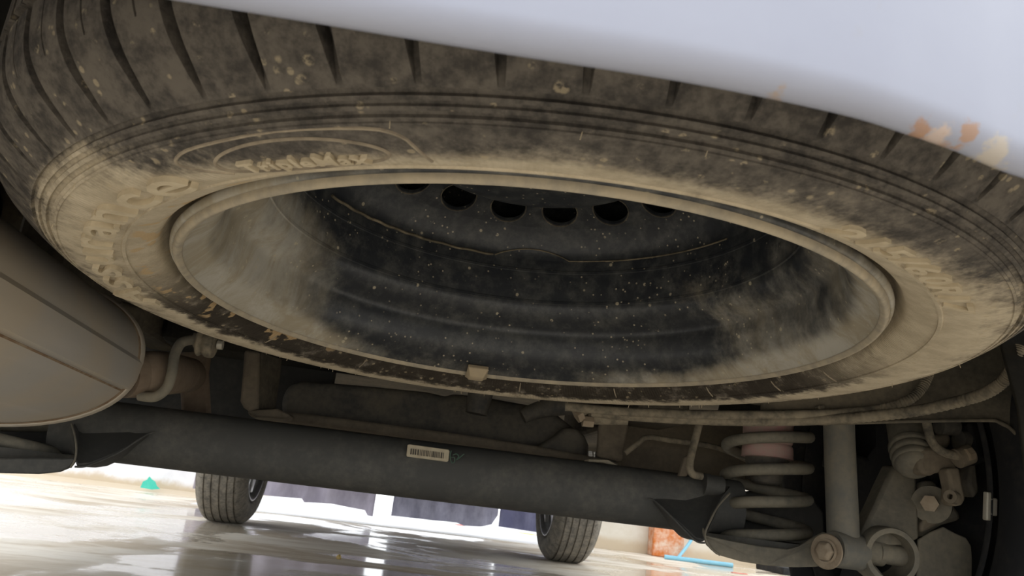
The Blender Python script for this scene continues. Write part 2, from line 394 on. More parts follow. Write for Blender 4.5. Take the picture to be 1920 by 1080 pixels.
tarp('hanging_tarpaulin', [(733, 967), (800, 974), (856, 980), (870, 986), (900, 987), (921, 983), (929, 972), (933, 966)], 5.3, M_tarp2, 0.02, 'slate grey hanging sheet right of bright vertical gap', 3)
tarp('hanging_tarpaulin', [(934, 987), (960, 991), (1000, 997), (1060, 1004), (1110, 1010)], 5.36, M_tarp3, 0.012, 'dark navy hanging sheet beside right front tyre', 4)
rl_ = box('trim_1', (-1.62, 5.27, 2.28), (1.30, 5.40, 2.36), M_tarp3); tag(rl_, 'rail carrying the hanging sheets', None, None, 'structure')
for x_, n_ in ((-1.27, 'trim_2'), (1.02, 'trim_3')):
    tag(box(n_, (x_-.03, 5.42, 0), (x_+.03, 5.48, 2.36), M_tarp3), 'post carrying the sheet rail', None, None, 'structure')
tag(strip_on_floor('yellow_floor_mark', (984, 1001), (995, 1002), 0.16, M_yel), 'tiny yellow mark under the navy hanging sheet', 'floor marking')
tag(strip_on_floor('red_floor_mark', (855, 984), (868, 985.5), 0.16, M_redp), 'tiny red mark under the slate hanging sheet', 'floor marking')
pb_ = at_z(635, 1046, 0.004)
bm = bmesh.new(); bmesh.ops.create_icosphere(bm, subdivisions=2, radius=0.0085, matrix=Matrix.Translation(pb_+Vector((0, 0, 0.0025))))
for v in bm.verts: v.co += Vector((random.uniform(-1, 1), random.uniform(-1, 1), random.uniform(-1, 1)))*0.0012
me = bpy.data.meshes.new('pebble'); bm.to_mesh(me); bm.free()
tag(link('pebble', me, dusty('yellow_pebble', (0.42, 0.30, 0.10), DUST, 0.3, 60)), 'tiny yellowish pebble on the wet floor', 'pebble')

# dark crate on the floor beyond the spring pan
q0 = at_z(1468, 1078, 0.0)
cr = empty('plastic_crate', (q0.x, q0.y, 0))
w_, h_, d_ = 0.62, 0.045, 0.4
box('crate_body', (0.0, 0.0, 0), (w_, d_, h_), M_black, cr, 0.006)
for i in range(4):
    box('crate_rib', (0.12+i*0.14, -0.008, 0.002), (0.132+i*0.14, 0.004, h_-0.002), M_tarp2, cr, 0.002)
tag(cr, 'low black plastic crate on floor behind spring pan', 'crate')

# ------------------------------------------------------------------ car body (shell that roofs everything)
car = empty('car_body', (0, 2.4, 0.5))
def cpart(o): o.parent = car; o.matrix_parent_inverse = Matrix.Translation(car.location).inverted(); return o
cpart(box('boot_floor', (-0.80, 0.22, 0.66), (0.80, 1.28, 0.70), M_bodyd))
cpart(box('cabin_floor', (-0.80, 1.28, 0.50), (0.80, 3.45, 0.54), M_body))
cpart(box('engine_bay_cover', (-0.55, 3.45, 0.36), (0.55, 4.72, 0.40), M_black))
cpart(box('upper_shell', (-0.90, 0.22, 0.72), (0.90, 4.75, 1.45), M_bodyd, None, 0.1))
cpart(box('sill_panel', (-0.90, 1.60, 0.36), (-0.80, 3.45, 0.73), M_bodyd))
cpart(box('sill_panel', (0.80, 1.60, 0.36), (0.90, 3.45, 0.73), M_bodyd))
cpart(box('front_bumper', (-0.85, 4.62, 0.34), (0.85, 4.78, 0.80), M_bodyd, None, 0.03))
cpart(box('heel_panel', (-0.80, 1.27, 0.49), (0.80, 1.30, 0.70), M_body))
for sx_ in (-1, 1):
    cpart(box('unseen_quarter_panel', (sx_*0.90-0.02, 0.24, 0.34), (sx_*0.90+0.02, 0.70, 0.74), M_bodyd, None, 0.01))  # out-of-view side panels, added to block light from the sides
# cross member ahead of the beam, with a rolled lower edge
cpart(box('cross_member', (-0.43, 1.31, 0.435), (0.12, 1.42, 0.52), M_bodyd, None, 0.02))
# chassis rails
cpart(box('chassis_rail', (-0.50, 0.95, 0.44), (-0.43, 1.62, 0.66), M_body, None, 0.015))
cpart(box('chassis_rail', (0.335, 1.18, 0.40), (0.42, 1.80, 0.66), M_body, None, 0.015))
cpart(box('dark_gap_plate', (-0.62, 1.46, 0.28), (-0.16, 1.50, 0.52), M_shade))  # added dark plate, stands in for the darkness between the brackets
cpart(plate('body_panel', [(1160, 782), (1400, 790), (1400, 900), (1160, 885)], 1.30, 0.02, M_bracket, None, 0.004))
# inner wheel arches
def arch(sx):
    vs, fs = [], []; n = 18
    for i in range(n+1):
        t = PI*i/n; y = 1.14-0.42*math.cos(t); z = 0.34+0.40*math.sin(t)
        vs += [(sx*0.60, y, z), (sx*0.93, y, z)]
    for i in range(n): fs.append((2*i, 2*i+2, 2*i+3, 2*i+1))
    c0 = len(vs); vs.append((sx*0.60, 1.14, 0.70))
    o = mesh('wheel_arch_liner', vs, fs, M_bodyd); s = o.modifiers.new('t', 'SOLIDIFY'); s.thickness = 0.004
    return cpart(o)
arch(1); arch(-1)
# dusty apron panel behind the right rear wheel, with the rounded arch corner
AP = lambda x: 0.97-(x-1430)*0.12/490
ap_ = [(1430, 786), (1560, 792), (1700, 789), (1845, 787), (1872, 790), (1893, 801), (1908, 818), (1918, 842), (1924, 880), (1990, 890), (1990, 560), (1600, 640), (1430, 690)]
cpart(plate('rear_apron', ap_, [AP(p[0]) for p in ap_], 0.010, M_body, None, 0.003))
cpart(tube('apron_flange', [at(x_, y_+1, AP(x_)-.003) for x_, y_ in ap_[:9]], 0.0022, M_body))
# left inner side seen in the dark above the muffler
cpart(plate('side_bracket', [(222, 560), (262, 575), (250, 640), (228, 640)], 1.02, 0.03, M_body, None, 0.006))
tag(car, 'dusty car body underside above the spare wheel', 'car body')

# white rear bumper
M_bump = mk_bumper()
def mk_bumper_mesh():
    vs, fs = [], []; rows = None
    prof = []                                    # (toward car +, up) measured from the lowest edge
    prof += [(0.024, 0.034), (0.016, 0.016), (0.0105, 0.004)]
    R_ = 0.0075
    for k in range(0, 9):
        t = k/8*PI/2*0.92; prof.append((0.006-R_*math.sin(t), R_-R_*math.cos(t)))
    prof += [(-0.0022, 0.012), (-0.0035, 0.03), (-0.0040, 0.06), (-0.0035, 0.12), (-0.003, 0.2), (0.0, 0.3), (0.005, 0.4)]
    WP = [(-.90, .62), (-.885, .42), (-.80, .26), (-.60, .19), (-.36, .168), (-.139, .1655), (-.067, .1631), (.0, .1613), (.05, .1593), (.0888, .161), (.1096, .1649), (.125, .1687), (.1503, .1763), (.20, .183), (.36, .192), (.60, .215), (.80, .28), (.885, .43), (.90, .63)]
    P = spline([(x, y, 0.358) for x, y in WP], 8)
    for p in P:
        for dy, dz in prof: vs.append((p.x, p.y+dy-0.006, p.z+dz))
    n = len(prof)
    for i in range(len(P)-1):
        for k in range(n-1): fs.append((i*n+k, (i+1)*n+k, (i+1)*n+k+1, i*n+k+1))
    o = mesh('rear_bumper', vs, fs, M_bump, angle=60); s = o.modifiers.new('t', 'SOLIDIFY'); s.thickness = 0.001; s.offset = -1
    tag(o, 'white plastic rear bumper edge with rusty scuffs above the spare', 'bumper'); return o
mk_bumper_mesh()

# ------------------------------------------------------------------ tyres
def catmull2(pts, n):
    return [(v.x, v.y) for v in spline([(p[0], p[1], 0) for p in pts], n)]
HALF = [(.216, .078), (.230, .080), (.2395, .084), (.2445, .092), (.2480, .0995), (.256, .1050), (.268, .1095), (.283, .1115), (.297, .1095), (.307, .1055), (.315, .1005), (.323, .0945), (.3325, .0860), (.3395, .0755), (.3428, .0635), (.3445, .044), (.3448, .02), (.345, 0.0)]
def tyre_profile():
    """list of (r, z, s) from the visible (-z) bead over the tread to the hidden bead; s = |z| side flag"""
    a = catmull2(HALF, 12)
    low = [(r, -z) for r, z in a]; hi = [(r, z) for r, z in reversed(a)]
    return low + hi[1:]
def build_tyre(name, mat, parent, pitches=68, depth=0.0080, circ=(-.047, -.016, .016, .047), cw=0.0042, lat=True, scale=1.0, detail=True, lat_w=0.0031):
    prof = tyre_profile()
    # densify around circumferential grooves
    out = []
    for i in range(len(prof)-1):
        (r0_, z0), (r1_, z1) = prof[i], prof[i+1]
        out.append((r0_, z0))
        if r0_ > .335:
            for c in circ:
                for e in (c-cw, c-cw*0.8, c+cw*0.8, c+cw):
                    if z0 < e < z1:
                        t = (e-z0)/(z1-z0); out.append((r0_+(r1_-r0_)*t, e))
    out.append(prof[-1])
    prof = []
    for p in sorted(set(out[len(out)//2-0:] + out), key=lambda p: out.index(p)):
        prof.append(p)
    # sort by arc order: z is monotone on the tread, keep order but fix inserted ones
    body = [p for p in prof if p[0] > .335]; body.sort(key=lambda p: p[1])
    lowside = [p for p in prof if p[0] <= .335 and p[1] < 0]; hiside = [p for p in prof if p[0] <= .335 and p[1] > 0]
    prof = lowside+body+hiside
    n = len(prof)
    # normals of the profile
    nor = []
    for i in range(n):
        a, b = prof[max(i-1, 0)], prof[min(i+1, n-1)]
        tx, tz = b[0]-a[0], b[1]-a[1]; L = math.hypot(tx, tz) or 1; nor.append((tz/L, -tx/L))
    pitch = 2*PI/pitches
    vs, fs = [], []
    cols_per = 16
    frac = [None]*cols_per
    for pi_ in range(pitches):
        var = 1.0
        for c in range(cols_per):
            for i, (r, z) in enumerate(prof):
                w_ = 0.0
                az = abs(z)
                inblock = r > 0.3135
                if lat:
                    wm = lat_w*(0.42+0.58*min(1, max(0, (r-0.3135)/0.02)))
                else: wm = 0.0006
                wa = wm/r
                sl = 0.0
                if r > .3135: sl = -0.02*(1 if z < 0 else -1)*max(0, (0.10-az))/0.05*0.5
                sip = 0.0006/r
                offs = [-wa, -wa*0.75, 0, wa*0.75, wa, 0.12*pitch, 0.22*pitch, 0.34*pitch, 0.46*pitch, 0.5*pitch-sip, 0.5*pitch, 0.5*pitch+sip, 0.56*pitch, 0.68*pitch, 0.8*pitch, 0.9*pitch]
                th = pi_*pitch + offs[c] + sl
                d = 0.0
                if detail and 0.3135 < r:
                    ingroove = False
                    for cc in circ:
                        if abs(z-cc) < cw*0.9: d = depth
                    if lat and c in (1, 2, 3):
                        f_ = min(1, (r-0.3135)/0.012)
                        centre = az < 0.0158
                        if not centre: d = max(d, depth*f_)
                    if lat and c == 10 and 0.020 < az < 0.078: d = max(d, 0.003)
                if detail and r <= 0.3135 and z < 0:
                    for rc, wdt, dp in ((0.2645, .0011, -.0010), (0.2995, .0008, -.0007), (0.3035, .0012, .0016), (0.3075, .0010, .0014), (0.3115, .0012, .0018)):
                        if abs(r-rc) < wdt: d += dp
                nr, nz = nor[i]
                rr, zz = r-nr*d, z-nz*d
                vs.append((rr*math.cos(th)*scale, rr*math.sin(th)*scale, zz*scale))
    tot = pitches*cols_per
    for j in range(tot):
        j2 = (j+1) % tot
        for i in range(n-1): fs.append((j*n+i, j2*n+i, j2*n+i+1, j*n+i+1))
    return mesh(name, vs, fs, mat, parent, angle=38)

# densify sidewall of HALF for ring detail
def side_dense():
    global tyre_profile
    base = tyre_profile()
    def f():
        out = []
        for i in range(len(base)-1):
            a, b = base[i], base[i+1]; out.append(a)
            if (0.261 < a[0] < 0.269 or .296 < a[0] < .315) and a[1] < 0:
                for k in (1, 2): out.append((a[0]+(b[0]-a[0])*k/3, a[1]+(b[1]-a[1])*k/3))
        out.append(base[-1]); return out
    return f
_plain = tyre_profile

# ------------------------------------------------------------------ spare wheel
TA, TB = 0.0372, -0.0192
FC = Vector((0.0668, 0.5503, 0.3843))              # centre of the lower rim lip
rotm = Matrix.Rotation(TB, 4, 'Y') @ Matrix.Rotation(-TA, 4, 'X')
spare = empty('spare_wheel'); spare.rotation_euler = rotm.to_euler()
spare.location = FC + (rotm.to_3x3() @ Vector((0, 0, 0.101)))
tag(spare, 'muddy steel spare wheel hanging level under the car', 'wheel')
tyre_profile = side_dense()
# first groove sits 5.3 degrees apart; rotate so that one lies at phi = 0.1 deg (phi from -y towards +x)
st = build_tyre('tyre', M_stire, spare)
st.rotation_euler = (0, 0, 0)
me = st.data
a0 = math.radians(-90+0.1)
rot0 = a0 - round(a0/(2*PI/68))*(2*PI/68)
me.transform(Matrix.Rotation(rot0 + 0.008, 4, 'Z'))
tyre_profile = _plain

def zside(r):
    a = catmull2(HALF, 12)
    for i in range(len(a)-1):
        if a[i][0] <= r <= a[i+1][0]:
            t = (r-a[i][0])/(a[i+1][0]-a[i][0]); return -(a[i][1]+(a[i+1][1]-a[i][1])*t)
    return -0.1
def wrap(p, lift=0.0):
    """(phi degrees from -y to +x, radius) -> wheel space on the visible sidewall"""
    ph = math.radians(p[0]); r = p[1]
    return Vector((r*math.sin(ph), -r*math.cos(ph), zside(r)-lift))
def lettering(name, txt, phi0, phi1, rbase, hgt, lift=0.0011, bold=0.02, shear=0.0, label=None):
    cu = bpy.data.curves.new(name, 'FONT'); cu.body = txt; cu.size = 1.0; cu.offset = bold; cu.shear = shear; cu.resolution_u = 3; cu.space_character = 1.15
    to = bpy.data.objects.new('tmp', cu); COL.objects.link(to)
    bpy.context.view_layer.update()
    me0 = bpy.data.meshes.new_from_object(to.evaluated_get(bpy.context.evaluated_depsgraph_get()))
    bpy.data.objects.remove(to); bpy.data.curves.remove(cu)
    bm = bmesh.new(); bm.from_mesh(me0); bpy.data.meshes.remove(me0)
    bmesh.ops.remove_doubles(bm, verts=bm.verts, dist=1e-4)
    xs = [v.co.x for v in bm.verts]; x0, x1 = min(xs), max(xs)
    bmesh.ops.subdivide_edges(bm, edges=[e for e in bm.edges if e.calc_length() > 0.25], cuts=2)
    geom = bmesh.ops.extrude_face_region(bm, geom=bm.faces[:])
    top = {g for g in geom['geom'] if isinstance(g, bmesh.types.BMVert)}
    for v in bm.verts:
        ph = phi0+(phi1-phi0)*(v.co.x-x0)/(x1-x0); r = rbase+v.co.y*hgt/0.7
        v.co = wrap((ph, r), lift if v in top else -0.0006)
    bmesh.ops.recalc_face_normals(bm, faces=bm.faces)
    me1 = bpy.data.meshes.new(name); bm.to_mesh(me1); bm.free()
    o = link(name, me1, M_letter, st, True, 40)
    if label: o['label'] = label
    return o
lettering('raised_lettering', 'ASSURANCE'.capitalize(), -99.5, -41.0, 0.2700, 0.0235, 0.0030, 0.012, 0, 'large raised tyre name lettering')
lettering('raised_lettering', 'TripleMax', -33.3, -21.0, 0.2745, 0.0090, 0.0018, 0.03, 0.1, 'small raised lettering inside an oval')
lettering('raised_lettering', '215/60R17', 20.5, 50.5, 0.2675, 0.0135, 0.0020, 0.025, 0, 'raised tyre size lettering')
lettering('raised_lettering', 'MADE  DOT  K4  TL', -104, -70, 0.2490, 0.0050, 0.0008, 0.0, 0) if False else None
def ridge(name, pts, rad=0.0008, closed=False):
    P = [wrap(p, 0.0001) for p in pts]
    return tube(name, P, rad, M_ridge, st, 6, 3)
ov = []
for i in range(41):
    t = 2*PI*i/40; ov.append((-27.4+8.3*math.cos(t), 0.2815+0.0125*math.sin(t)))
ridge('oval_outline', ov)
ridge('outline_ridge', [(-35.6, .2735), (-37.8, .2820), (-39.0, .2885), (-38.2, .2930), (-35, .2962), (-27, .2985), (-20, .2975), (-17.5, .2935), (-16.6, .2850), (-16.0, .2735)])
# moulding lines across the bead
for ph in (-128, -151, 172, 150, 128, 112, -88, 98):
    ridge('mould_line', [(ph, .243), (ph+0.3, .252), (ph+0.4, .2635)], 0.0006)
# rubber vent whiskers
vs, fs = [], []
random.seed(11)
for i in range(46):
    ph = random.choice([random.uniform(-180, 180), random.uniform(130, 230), random.uniform(130, 230)])
    r = random.choice((0.2405, 0.3005, 0.289))
    b = wrap((ph, r)); L = random.uniform(0.0015, 0.0040)
    e = b+Vector((random.uniform(-.3, .3), random.uniform(-.3, .3), -1)).normalized()*L
    k0 = len(vs); d = 0.00025
    for p in (b, e): vs += [p+Vector((d, 0, 0)), p+Vector((-d*.5, d, 0)), p+Vector((-d*.5, -d, 0))]
    fs += [(k0, k0+1, k0+4, k0+3), (k0+1, k0+2, k0+5, k0+4), (k0+2, k0, k0+3, k0+5), (k0+3, k0+4, k0+5)]
wk = mesh('vent_whiskers', vs, fs, M_letter, st, False); wk['kind'] = 'stuff'

# rim
rim_in = [(.2375, -.0900), (.2384, -.0975), (.2378, -.1010), (.2362, -.1022), (.2340, -.1005), (.2295, -.0955), (.2240, -.0905), (.2190, -.0850), (.2155, -.0780), (.2130, -.0660), (.2115, -.0560), (.2060, -.0500), (.1995, -.0440), (.1950, -.0360), (.1935, -.0260), (.1920, -.010), (.1915, .0120), (.1915, .030), (.193, .045), (.200, .053), (.210, .058), (.2125, .075), (.2150, .085), (.222, .094), (.231, .102), (.2365, .1015)]
rim_p = catmull2(rim_in, 4)
outer = [(r+0.0032, z+(0.003 if z < 0 else -0.003)) for r, z in reversed(rim_p)]
rim = lathe('rim', rim_p+outer[2:-4], M_rim, spare, 180, None, True, 50)
rim['label'] = 'black painted steel rim with dusty lip'
lathe('rim_lip', catmull2([(.2386, -.0955), (.2390, -.0980), (.2383, -.1015), (.2362, -.1030), (.2335, -.1010), (.2330, -.0998)], 4), M_lip, rim, 180, None, False, 60)
for z_, r_ in ((-.030, .1944), (.001, .1922)):
    lathe('pressed_ring', [(r_+.001, z_-.003), (r_-.0012, z_-.0012), (r_-.0012, z_+.0012), (r_+.001, z_+.003)], M_rim, rim, 144)
# disc with ring of round holes
dp = catmull2([(.1905, .0120), (.1890, .0200), (.1830, .0320), (.1740, .0430), (.1620, .0520), (.1480, .0575), (.1340, .0585), (.1220, .0540), (.1120, .0450), (.1040, .0340), (.0960, .0290), (.0860, .0275), (.0700, .0275), (.0330, .0275)], 6)
cum = [0]
for i in range(1, len(dp)): cum.append(cum[-1]+math.hypot(dp[i][0]-dp[i-1][0], dp[i][1]-dp[i-1][1]))
def onp(s):
    for i in range(len(dp)-1):
        if s <= cum[i+1] or i == len(dp)-2:
            t = (s-cum[i])/(cum[i+1]-cum[i]); return (dp[i][0]+(dp[i+1][0]-dp[i][0])*t, dp[i][1]+(dp[i+1][1]-dp[i][1])*t)
def d3(th, s, dz=0.0):
    r, z = onp(s); return Vector((r*math.cos(th), r*math.sin(th), z+dz))
NH = 20; HR = 0.0165; sc_ = [s for s, p in zip(cum, dp) if p[0] <= 0.160][0]; rh = onp(sc_)[0]
HOFF = PI/2 - math.radians(-2.0)
vs, fs = [], []
band = 0.0205
def add(v): vs.append(v); return len(vs)-1
for h in range(NH):
    th0 = HOFF+2*PI*h/NH; half = PI/NH
    # square boundary to circle
    K = 32; ring_o, ring_i, ring_l = [], [], []
    for k in range(K):
        t = 2*PI*k/K; cx_, sx_ = math.cos(t), math.sin(t); q = max(abs(cx_), abs(sx_))
        ring_o.append(add(d3(th0+half*cx_/q, sc_+band*sx_/q)))
        ring_i.append(add(d3(th0+HR*cx_/rh, sc_+HR*sx_)))
        ring_l.append(add(d3(th0+(HR+.0005)*cx_/rh, sc_+(HR+.0005)*sx_, 0.0035)))
    for k in range(K):
        k2 = (k+1) % K
        fs.append((ring_o[k], ring_o[k2], ring_i[k2], ring_i[k])); fs.append((ring_i[k], ring_i[k2], ring_l[k2], ring_l[k]))
    # corners of the square patch
def strip(s0, s1, ns):
    nt = NH*8
    for a in range(ns):
        for t in range(nt):
            A = s0+(s1-s0)*a/ns; B = s0+(s1-s0)*(a+1)/ns
            t0, t1 = HOFF-PI/NH+2*PI*t/nt, HOFF-PI/NH+2*PI*(t+1)/nt
            i0 = add(d3(t0, A)); add(d3(t1, A)); add(d3(t1, B)); add(d3(t0, B)); fs.append((i0, i0+1, i0+2, i0+3))
strip(0.0, sc_-band+0.0004, 8); strip(sc_+band-0.0004, cum[-1], 22)
bm = bmesh.new()
bv_ = [bm.verts.new(v) for v in vs]
for f in fs:
    try: bm.faces.new([bv_[i] for i in f])
    except ValueError: pass
bmesh.ops.remove_doubles(bm, verts=bm.verts, dist=2e-5); bmesh.ops.recalc_face_normals(bm, faces=bm.faces)
me = bpy.data.meshes.new('disc'); bm.to_mesh(me); bm.free()
disc = link('disc', me, M_rim, spare, True, 45)
for h in range(NH):
    th0 = HOFF+2*PI*h/NH
    tube('hole_rim', [d3(th0+(HR+.0008)*math.cos(2*PI*k/24)/rh, sc_+(HR+.0008)*math.sin(2*PI*k/24), -0.0004) for k in range(25)], 0.0007, M_holer, disc, 6, 1)
# weld line where the disc skirt meets the barrel, scalloped
def skirt(a, b, fn, rad):
    P = []
    n = max(6, int(abs(b-a)/1.5))
    for i in range(n+1):
        ph = math.radians(a+(b-a)*i/n); z = fn(a+(b-a)*i/n); r = 0.1895-0.45*(z-0.012)
        P.append((r*math.sin(ph), -r*math.cos(ph), z))
    return tube('weld_seam', P, rad, M_seam, disc, 6, 2)
skirt(204, 184, lambda p: 0.0125+0.004*math.sin(p*0.7)*0.1, 0.0012)
skirt(240, 204, lambda p: 0.0125+0.0003*math.sin(p), 0.0014)
skirt(183.5, 161, lambda p: 0.0122+0.009*max(0, math.sin((p-161)/22.5*PI))**0.8, 0.0007)
skirt(161, 150, lambda p: 0.0122, 0.0006)
skirt(150, 110, lambda p: 0.0120, 0.0008)
# hub face of the disc and lug holes are hidden; centre boss
lathe('hub_boss', [(.034, .0275), (.034, .040), (.030, .044)], M_rim, disc, 48)
# clip on balance weight on the far lip
cw_ = empty('balance_weight') if False else None
ph = math.radians(180+3.4)
def rl(r, z, dph): return Vector((r*math.sin(ph+dph), -r*math.cos(ph+dph), z))
vs = []; w2 = 0.046
pr = [(.2395, -.096), (.2395, -.1065), (.2330, -.1072), (.2265, -.1050), (.2205, -.0975), (.2235, -.0935), (.2290, -.1000), (.2345, -.1035)]
n = len(pr)
for k in range(5):
    for (r, z) in pr: vs.append(rl(r, z, -w2+2*w2*k/4))
fs = [(k*n+i, k*n+(i+1) % n, (k+1)*n+(i+1) % n, (k+1)*n+i) for k in range(4) for i in range(n)]+[tuple(range(n)), tuple(range(4*n, 5*n))]
# narrow the tab over the lip
for k in range(5):
    for i in range(0, 4):
        f = 0.66; r, z = pr[i]; vs[k*n+i] = rl(r, z, (-w2+2*w2*k/4)*f)
bwt = bevel(mesh('balance_weight', vs, fs, M_clip, rim), 0.0008, 2); bwt['label'] = 'tan clip-on balance weight'

# ------------------------------------------------------------------ road wheels
def road_wheel(name, loc, inner_sign, label, mat=M_ftyre, weight=False, pitches=40):
    """axis along x; local -z faces the car's centre line"""
    e = empty(name, loc); e.rotation_euler = (0, inner_sign*PI/2, 0)
    build_tyre('tyre', mat, e, pitches=pitches, depth=0.006, circ=(-.062, -.030, .004, .036, .066), cw=0.0036, lat=True, lat_w=0.0008)
    rp_ = rim_p
    rm = lathe('rim', rp_+outer[2:-4], M_alloy if not weight else M_black, e, 96, None, True, 50)
    # spoke face near the outer side
    sp_m = M_alloy if not weight else M_black
    for k in range(5):
        t = 2*PI*k/5
        vs = []
        for r_, wd, z0 in ((.05, .03, .070), (.12, .022, .078), (.20, .026, .070)):
            for s in (-1, 1):
                for dz in (0, .018): vs.append((r_*math.cos(t)-s*wd*math.sin(t), r_*math.sin(t)+s*wd*math.cos(t), z0+dz))
        fs = []
        for a in (0, 4):
            fs += [(a, a+2, a+6, a+4), (a+1, a+5, a+7, a+3), (a, a+4, a+5, a+1), (a+2, a+3, a+7, a+6)]
        fs += [(0, 1, 3, 2), (8, 10, 11, 9)]
        bevel(mesh('spoke', vs, fs, sp_m, e), 0.004, 2)
    lathe('hub', [(0, .06), (.06, .062), (.07, .07), (.07, .088), (0, .09)], sp_m, e, 40)
    tag(e, label, 'wheel'); return e
DF = 3.887; RY = 1.14
fwl = road_wheel('road_wheel', (-0.79, DF, 0.342), 1, 'left front road wheel, dirty tyre standing on wet floor')
fwr = road_wheel('road_wheel', (0.79, DF, 0.342), -1, 'right front road wheel beside navy hanging sheet')
fwl['group'] = fwr['group'] = 'front road wheels'
# brake discs behind the front rims keep the view through them dark
for s, nm in ((-1, 'left'), (1, 'right')):
    a = Vector((s*0.735, DF, 0.345)); 
    lathe('brake_disc', [(0, 0), (.15, 0), (.15, .022), (0, .022)], M_susp, fwl if s < 0 else fwr, 48, None, False)
rwr = road_wheel('road_wheel', (0.805, RY, 0.342), -1, 'black right rear wheel seen edge-on at right', M_black, True)
rwl = rwr.copy(); COL.objects.link(rwl); rwl.location = (-0.805, RY, 0.342); rwl.rotation_euler = (0, PI/2, 0)  # left rear wheel is out of view, added to block light
rwl['label'] = 'unseen black left rear wheel, added to block light'
for ch in [c for c in rwr.children]:
    c2 = ch.copy(); COL.objects.link(c2); c2.parent = rwl
rwl['group'] = rwr['group'] = 'rear road wheels'
# its clip weight on the inner lip
tgt = at(1845, 950, 1); 
wt = None
import mathutils
best = None
for i in range(720):
    t = 2*PI*i/720; p = Vector((0.805-0.101, RY+0.2345*math.cos(t), 0.342+0.2345*math.sin(t)))
    d = p-CAM; z_ = d.dot(fw); q = (960+F*d.dot(rt)/z_, 540-F*d.dot(up)/z_)
    e_ = abs(q[1]-950)+ (1000 if p.y > RY else 0)
    if best is None or e_ < best[0]: best = (e_, p, t, q)
print('rear lip at', best)
wp, wtv = best[1], best[2]
tang = Vector((0, -math.sin(wtv), math.cos(wtv))); radv = Vector((0, math.cos(wtv), math.sin(wtv)))
def wbox(name, c, L, wx, wr, mat):
    vs = [c+tang*(a*L/2)+Vector((b*wx/2, 0, 0))+radv*(g*wr/2) for a in (-1, 1) for b in (-1, 1) for g in (-1, 1)]
    o = mesh(name, vs, [(0, 1, 3, 2), (4, 6, 7, 5), (0, 4, 5, 1), (2, 3, 7, 6), (0, 2, 6, 4), (1, 5, 7, 3)], mat, rwr, False)
    o.matrix_parent_inverse = (Matrix.Translation(rwr.location) @ rwr.rotation_euler.to_matrix().to_4x4()).inverted(); bevel(o, 0.0015, 2); return o
lathe('blocking_disc', [(0, .045), (.12, .05), (.195, .035), (.195, .04), (.12, .056), (0, .052)], M_black, rwr, 64)  # black disc added to shut out the bright view through the wheel
wo = wbox('balance_weight', wp+Vector((-0.004, 0, 0)), 0.034, 0.006, 0.008, M_weight); wo['label'] = 'pale zinc balance weight'
wbox('weight_clip', wp+Vector((0.004, 0, 0))-radv*0.001, 0.021, 0.009, 0.007, M_weight)

# ------------------------------------------------------------------ rear axle beam
ax = empty('rear_axle_beam', (0, 1.15, 0.28))
def apart(o, root=None):
    root = root or ax
    o.parent = root; o.matrix_parent_inverse = Matrix.Translation(root.location).inverted(); return o
A_, B_ = at(120, 798, 1.15), at(1375, 953, 1.15)
zb = (A_.z+B_.z)/2
def beam_mesh():
    vs, fs = [], []; K = 32; S = 60
    for i in range(S+1):
        t = i/S; p = A_.lerp(B_, t)
        for k in range(K):
            a = 2*PI*k/K; c, s = math.cos(a), math.sin(a)
            ex = 2/2.6
            vs.append(p+Vector((0, -0.046*math.copysign(abs(c)**ex, c), 0.0405*math.copysign(abs(s)**ex, s) )))
    for i in range(S):
        for k in range(K): fs.append((i*K+k, i*K+(k+1) % K, (i+1)*K+(k+1) % K, (i+1)*K+k))
    fs += [tuple(range(K)), tuple(range(S*K, S*K+K))]
    return mesh('beam_tube', vs, fs, M_beam)
apart(beam_mesh())
BY_ = 1.098
apart(plate('gusset_plate', [(1222, 936), (1230, 942), (1270, 980), (1302, 1012), (1322, 1018), (1330, 985), (1352, 935), (1372, 912), (1340, 900), (1290, 908)], [1.106, 1.092, 1.07, 1.055, 1.05, 1.05, 1.07, 1.11, 1.14, 1.13], 0.06, M_shade, None, 0.004))
apart(plate('gusset_plate', [(284, 812), (272, 818), (220, 850), (170, 872), (140, 876), (140, 850), (136, 800), (140, 768), (160, 772), (220, 790)], [1.106, 1.092, 1.075, 1.06, 1.055, 1.055, 1.09, 1.14, 1.15, 1.13], 0.06, M_shade, None, 0.004))
apart(tube('gusset_edge', [at(1214, 935, 1.098), at(1224, 937, 1.095), at(1240, 950, 1.084), at(1270, 980, 1.068), at(1303, 1013, 1.053), at(1322, 1018, 1.048)], 0.0013, M_beam))
apart(tube('gusset_edge', [at(290, 810, 1.098), at(278, 814, 1.094), at(262, 823, 1.084), at(220, 850, 1.073), at(165, 873, 1.056), at(140, 875, 1.052)], 0.0013, M_beam))
# end collar of the tube with its bracket
apart(cyl('end_collar', at(1318, 908, 1.112), at(1352, 915, 1.112), 0.016, M_beam))
